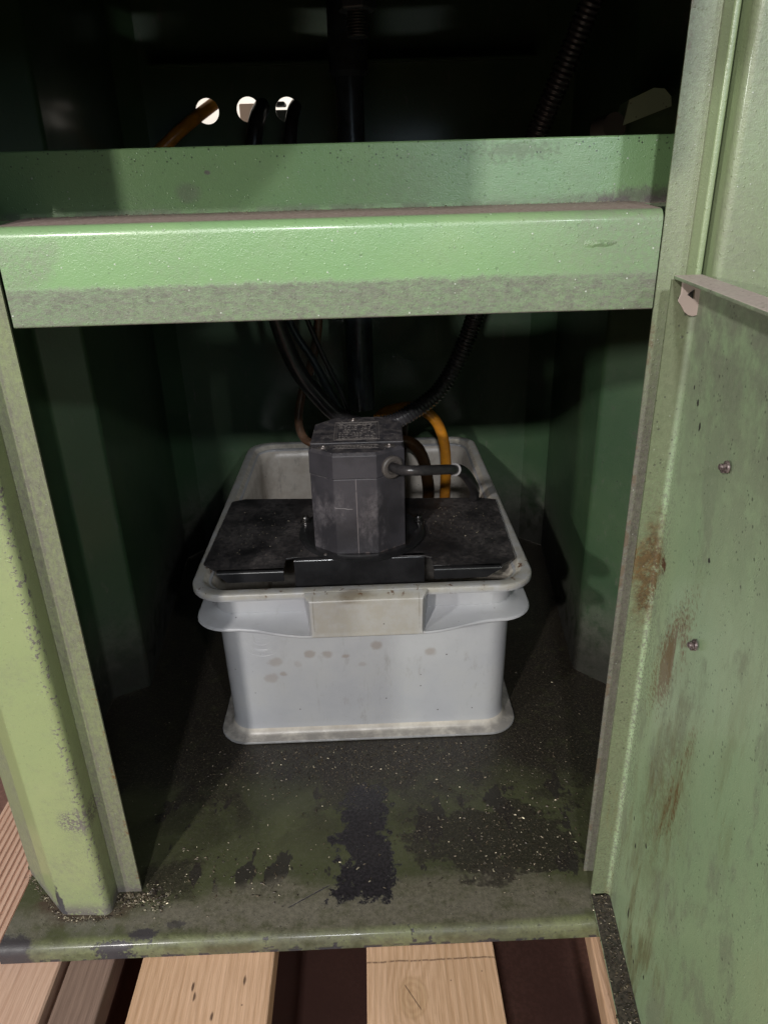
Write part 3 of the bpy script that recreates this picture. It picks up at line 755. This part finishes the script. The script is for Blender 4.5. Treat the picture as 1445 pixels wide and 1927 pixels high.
for sx, sy, sz in ((-.0415, .6195, MT), (.0180, .6190, MT), (-.0150, .6975, MT+.0009)):
    bm = bmesh.new(); lathe(bm, [(.0050, 0), (.0050, .0004), (.0040, .0006), (.0034, .0003), (.0032, .0010), (.0016, .0010), (.0014, .0004)], (sx, sy, sz-.0001), seg=20)
    obj('screw', bm, SCREW, cap)
# cable gland on the right front chamfer and the motor cable
gn = Vector((.0171, -.0286, 0)).normalized(); gn = Vector((.50, -.86, 0)).normalized(); gc = Vector((.0190, .6090, .2640))
bm = bmesh.new(); lathe(bm, [(.0102, -.001), (.0106, .0006), (.0106, .0030), (.0092, .0040), (.0064, .0040), (.0060, .0020), (.0045, .0018)], gc, gn, seg=28)
gl = obj('cable_gland', bm, GLAND, mb)
cp = catmull([gc + gn*.001, gc + gn*.009 + Vector((.003, 0, -.0004)), Vector((.0380, .5960, .2645)), Vector((.0540, .6040, .2612)), Vector((.0740, .6200, .2550)), Vector((.0880, .6440, .2430)), Vector((.1010, .6720, .2200)), Vector((.1110, .7150, .1900)), Vector((.1120, .7450, .1500)), Vector((.1080, .7600, .0900))], 10)
bm = bmesh.new(); tube(bm, cp, lambda s, i: .0046 if s < .078 else .0056, 14)
obj('power_cable', bm, RUBBER, PU)
bm = bmesh.new(); k = 43; T = (cp[k+1]-cp[k-1]).normalized(); lathe(bm, [(.0050, -.0009), (.0062, -.0005), (.0062, .0005), (.0050, .0009)], cp[k], T, seg=20)
obj('cable_ring', bm, WHITE, PU)

# ================================================================== HOSES AND PIPES
def hose(name, pts, r, mat, label, cat, seg=16, corr=None, per=12):
    path = catmull(pts, per)
    if corr:
        path = resample(path, corr/4); rad = lambda s, i: r*(1.0 if i % 4 in (0, 1) else .86)
    else: rad = r
    bm = bmesh.new(); tube(bm, path, rad, seg)
    grp = {'black_feed_hose': 'black hoses through the back wall holes', 'thin_cable': 'thin cables behind the pump', 'dark_amber_hose': 'dark hoses inside the crate'}.get(name)
    return tag(obj(name, bm, mat, loc=pts[0], angle=60), label, cat, grp)
hose('corrugated_hose', [(.0070, .800, .2430), (.0290, .802, .2460), (.0480, .800, .2560), (.0790, .800, .2790), (.1015, .800, .3150), (.1180, .795, .3610), (.1300, .77, .42), (.1460, .74, .48), (.1590, .720, .533), (.1740, .700, .580), (.1960, .680, .650), (.210, .67, .72)], .0100, CORR, 'black corrugated hose looping up to the right behind the crossbar', 'hose', corr=.0042)
hose('rubber_hose', [(-.1050, .780, .46), (-.0960, .785, .400), (-.0915, .790, .3600), (-.0760, .792, .3130), (-.0560, .796, .2810), (-.0340, .800, .2560), (-.0100, .802, .2440), (.0065, .800, .2430)], 0.0090, RUBBER, 'thick smooth black hose bending down from the left behind the pump', 'hose')
hose('brown_tube', [(-.0500, .85, .42), (-.0530, .85, .3540), (-.0630, .85, .3080), (-.0775, .85, .2700), (-.0842, .85, .2370), (-.0800, .85, .2150), (-.068, .850, .206), (-.050, .84, .203), (-.03, .84, .19), (-.02, .84, .12)], .0052, COPPER, 'thin brown tube hanging behind the pump and hooking into the crate', 'tube')
hose('thin_cable', [(-.092, .83, .42), (-.0830, .83, .3560), (-.0600, .83, .3125), (-.0410, .83, .2710), (-.0240, .83, .2410), (-.01, .83, .20)], .0042, PIPE, 'thin shiny dark cable beside the thick hose behind the pump', 'cable')
hose('thin_cable', [(-.070, .84, .42), (-.0680, .84, .370), (-.0480, .84, .3130), (-.0300, .84, .2700), (-.015, .84, .22)], .0028, RUBBER, 'thinnest black cable between the brown tube and the steel pipe', 'cable')
hose('amber_hose', [(-.002, .850, .10), (.000, .845, .200), (.0120, .842, .2380), (.0330, .840, .2500), (.0590, .840, .2500), (.0800, .840, .2350), (.0910, .840, .2080), (.0940, .840, .1750), (.0930, .840, .1330), (.090, .84, .05)], .0066, AMBER, 'amber coolant hose arching over the right rear of the crate', 'hose')
hose('dark_amber_hose', [(.030, .87, .20), (.0520, .878, .1940), (.0660, .880, .1780), (.0735, .880, .1500), (.0750, .880, .1100), (.060, .88, .05)], .0078, AMBER2, 'darker amber hose sagging inside the crate behind the pump', 'hose')
hose('dark_amber_hose', [(.045, .89, .215), (.0430, .89, .18), (.040, .89, .12), (.040, .88, .05)], .0060, AMBER2, 'dark brown hose right behind the pump motor inside the crate', 'hose')
# steel pipe in the middle
bm = bmesh.new(); lathe(bm, [(.0165, .235), (.0165, .40), (.0150, .42), (.0150, .60), (.0210, .605), (.0210, .70)], (-.0075, .90, 0), seg=28)
tag(obj('steel_pipe', bm, PIPE, loc=(-.0075, .90, .235)), 'dark vertical steel pipe coming down behind the pump', 'pipe')
# threaded rod with nuts in the dark top
RD = thing('threaded_rod', (.0024, .60, .589), 'black threaded rod with a nut hanging in the dark top of the cabinet', 'threaded rod')
bm = bmesh.new(); path = [Vector((.0024, .60, .589 + k*.0009)) for k in range(70)]
tube(bm, path, lambda s, i: .0078 if i % 2 else .0070, 18); obj('rod', bm, RUBBER, RD)
for zz in (.604, .628):
    bm = bmesh.new(); lathe(bm, [(.0125, 0), (.0140, .0012), (.0140, .0108), (.0125, .012)], (.0024, .60, zz), seg=6); obj('nut', bm, PIPE, RD, smooth=False, bevel=.0005)
# hoses seen through the back wall holes
hose('amber_feed_hose', [(-.235, .955, .535), (-.205, .966, .560), (-.177, .992, .583), (-.150, 1.03, .605), (-.10, 1.10, .64)], .0072, AMBER, 'amber hose passing through the leftmost hole in the back wall', 'hose')
hose('black_feed_hose', [(-.128, .955, .46), (-.124, .958, .530), (-.118, .965, .565), (-.108, 1.00, .590), (-.08, 1.06, .63)], .0098, RUBBER, 'black hose leaving through the middle hole of the back wall', 'hose')
hose('black_feed_hose', [(-.086, .955, .46), (-.081, .957, .530), (-.0765, .968, .568), (-.072, 1.00, .585), (-.069, 1.08, .60)], .0078, RUBBER, 'black hose leaving through the rightmost hole of the back wall', 'hose')
bm = bmesh.new(); box(bm, -.170, -.134, 1.20, 1.24, .560, .606)
tag(obj('card_box', bm, MB('card_pink').out((.62, .42, .34), .7), smooth=False, bevel=.002, loc=(-.15, 1.22, .56)), 'pale pinkish box seen through the middle hole of the back wall', 'box')
bm = bmesh.new(); box(bm, -.114, -.0875, 1.10, 1.14, .555, .5885); box(bm, -.110, -.0955, 1.10, 1.13, .5935, .5985)
tag(obj('junction_box', bm, MB('junction_grey').out((.10, .095, .13), .5), smooth=False, bevel=.002, loc=(-.085, 1.12, .56)), 'grey box seen through the rightmost hole of the back wall', 'box')

# ================================================================== PALLET
PZ = -.0152; BT = .021
PAL = thing('pallet', (-.02, .40, -.145), 'light softwood pallet with wide gaps carrying the green cabinet', 'pallet')
def board(x0, x1, y0, y1, mat, rot=0, z=PZ, t=BT, label=None, bev=.0012):
    bm = bmesh.new(); v = box(bm, x0, x1, y0, y1, z-t, z)
    if rot: bmesh.ops.rotate(bm, verts=bm.verts, cent=(x0, .352, z), matrix=Matrix.Rotation(rot, 3, 'Z'))
    return obj('board', bm, mat, PAL, smooth=False, bevel=bev, label=label)
# ridged board on the left
bm = bmesh.new(); prof = []
x = -.345
while x < -.280:
    prof += [(x, PZ-.0016), (x+.0008, PZ), (x+.0034, PZ), (x+.0042, PZ-.0016)]; x += .0052
prof += [(-.279, PZ), (-.2385, PZ), (-.2372, PZ-.0012), (-.2372, PZ-BT), (-.345, PZ-BT)]
loft(bm, [[(px, -.05, pz) for px, pz in prof], [(px, 1.05, pz) for px, pz in prof]], cap0=True, cap1=True)
obj('board', bm, WOOD_E, PAL, smooth=False, label='board with a ridged surface left of the cabinet')
board(-.2310, -.1985, -.05, 1.05, WOOD_D, label='narrow dark weathered board', z=PZ-.0005)
board(-.1780, -.0820, -.05, 1.05, WOOD_B, label='wide pale board left of the middle gap')
board(-.0150, .0778, -.05, 1.05, WOOD_C, label='wide pale board with a knot')
board(.1500, .240, -.05, 1.05, WOOD_B, rot=-.10, label='board half hidden below the open door')
for yy in (.10, .62, .96):
    bm = bmesh.new(); box(bm, -.345, .30, yy-.045, yy+.045, PZ-BT-.020, PZ-BT-.0005); obj('stringer', bm, WOOD_G, PAL, smooth=False, bevel=.001) if yy > .2 else bm.free()
for xx in (-.29, 0.03, .25):
    bm = bmesh.new(); box(bm, xx-.045, xx+.045, .58, .68, -.145+.0205, PZ-BT-.0205); obj('block', bm, WOOD_G, PAL, smooth=False, bevel=.001)
    bm = bmesh.new(); box(bm, xx-.045, xx+.045, -.05, 1.05, -.1445, -.125); obj('bottom_board', bm, WOOD_G, PAL, smooth=False, bevel=.001)

# ================================================================== SETTING
bm = bmesh.new(); v = [bm.verts.new(p) for p in ((-5, -4, -.145), (5, -4, -.145), (5, 5, -.145), (-5, 5, -.145))]; bm.faces.new(v)
tag(obj('floor', bm, FLOORM, smooth=False), kind='structure')
bm = bmesh.new(); v = [bm.verts.new(p) for p in ((-3, 2.6, -.145), (3, 2.6, -.145), (3, 2.6, 2.6), (-3, 2.6, 2.6))]; bm.faces.new(v)
tag(obj('wall', bm, BACKW, smooth=False), kind='structure')

# ================================================================== SWARF (uncountable metal chips)
def chips(name, n, pick, mat, label, smin=.0004, smax=.0013, z=0, kind='stuff'):
    bm = bmesh.new()
    for _ in range(n):
        p = pick()
        if p is None: continue
        s = random.uniform(smin, smax)*random.choice((.5, .7, .9, 1, 1.25)); a = random.random()*PI*2; l = s*random.uniform(1, 2.6); tl = random.uniform(-.5, .5)
        d = Vector((math.cos(a), math.sin(a), tl*.6))*l/2; n_ = Vector((-math.sin(a), math.cos(a), random.uniform(-.6, .6)))*s/2
        c = Vector(p) + Vector((0, 0, abs(d.z) + abs(n_.z) + .0001)); h = Vector((0, 0, s*.35))
        vs = [bm.verts.new(c - d - n_), bm.verts.new(c + d - n_*.6), bm.verts.new(c + d*.7 + n_), bm.verts.new(c - d*.8 + n_*.7), bm.verts.new(c + h)]
        bm.faces.new((vs[3], vs[2], vs[1], vs[0]))
        for i in range(4): bm.faces.new((vs[i], vs[(i+1) % 4], vs[4]))
    o = obj(name, bm, mat, smooth=False); tag(o, label, 'metal chips', kind=kind); return o
random.seed(21)
gs_ = random.gauss; U = random.uniform
def on_floor():
    r = random.random()
    if r < .26: x, y = gs_(.105, .035), gs_(.435, .028)
    elif r < .40: x, y = gs_(.0, .09), gs_(.515, .025)
    elif r < .60: x, y = U(-.205, -.165) , gs_(.392, .006)
    elif r < .70: x, y = gs_(-.12, .04), gs_(.41, .02)
    else: x, y = U(-.24, .23), U(.39, .66)
    if x < -.186 and y < .41 and not (x > -.206 and y < .396): return None
    if x > .152 and y < .41: return None
    if y < .372: return None
    if -.157 < x < .137 and .552 < y: return None
    if x < -.24 or x > .21: return None
    return (x, y, 0)
chips('floor_swarf', 1500, on_floor, SWARF2, 'dull brown metal chips scattered over the cabinet floor', .0005, .0013)
chips('bright_floor_swarf', 620, on_floor, SWARF, 'bright metal chips glinting on the oily cabinet floor', .0004, .0011)
def near_crate():
    x = gs_(.0, .10); y = .548 - abs(gs_(0, .030))
    if not -.20 < x < .20: return None
    return (x, y, 0)
chips('crate_front_swarf', 1500, near_crate, SWARF2, 'fine dull chips and grit lying in front of the crate', .0004, .0010)
chips('bright_crate_front_swarf', 260, near_crate, SWARF, 'fine bright chips lying in front of the crate', .0003, .0008)
def by_post():
    t = U(0, 1)
    if t < .45: x = U(-.245, -.205); y = .3775 - abs(gs_(0, .0022)) + (.004 if x < -.24 else 0)
    elif t < .75: x = U(-.206, -.175); y = .3945 - abs(gs_(0, .004))
    else: u = U(0, 1); x = -.243 - .038*u - abs(gs_(0, .002)); y = .380 + .037*u - abs(gs_(0, .002))
    return (x, y, 0)
chips('post_swarf', 620, by_post, SWARF2, 'dirt and chips heaped along the foot of the left post', .0003, .0009)
chips('bright_post_swarf', 90, by_post, SWARF, 'a few bright chips at the foot of the left post', .0005, .0012)
def on_flange():
    s = U(.0, .20)**1.0; u = abs(gs_(0, .006)); u = min(u, .0135) if random.random() < .75 else U(0, .0135)
    p = Vector((RX, RY, 0)) + dv*s + dn*(u + .001); p.y -= .0015
    return (p.x, p.y, DZ0-.0001)
chips('door_swarf', 480, on_flange, SWARF2, 'dirt and chips lying in the bottom flange of the door', .0005, .0013)
chips('bright_door_swarf', 80, on_flange, SWARF, 'bright chips lying in the bottom flange of the door', .0005, .0012)
def on_plate():
    if random.random() < .5: x, y = gs_(-.115, .025), gs_(.665, .035)
    else: x, y = gs_(.085, .025), gs_(.675, .030)
    if not (-.15 < x < .135 and .606 < y < .755) or (x+.011)**2 + (y-.668)**2 < .064**2: return None
    return (x, y, PT)
chips('plate_swarf', 260, on_plate, SWARF, 'fine bright chips sprinkled over the black plate', .0003, .0009)
def on_ledge():
    x = U(-.18, .152); y = .4398 - abs(gs_(0, .0012)) if random.random() < .7 else U(.405, .438)
    if x > .12: y = .4398 - abs(gs_(0, .004))
    return (x, y, .4826)
chips('ledge_swarf', 420, on_ledge, SWARF, 'fine bright chips along the back of the crossbar ledge', .0003, .0007)
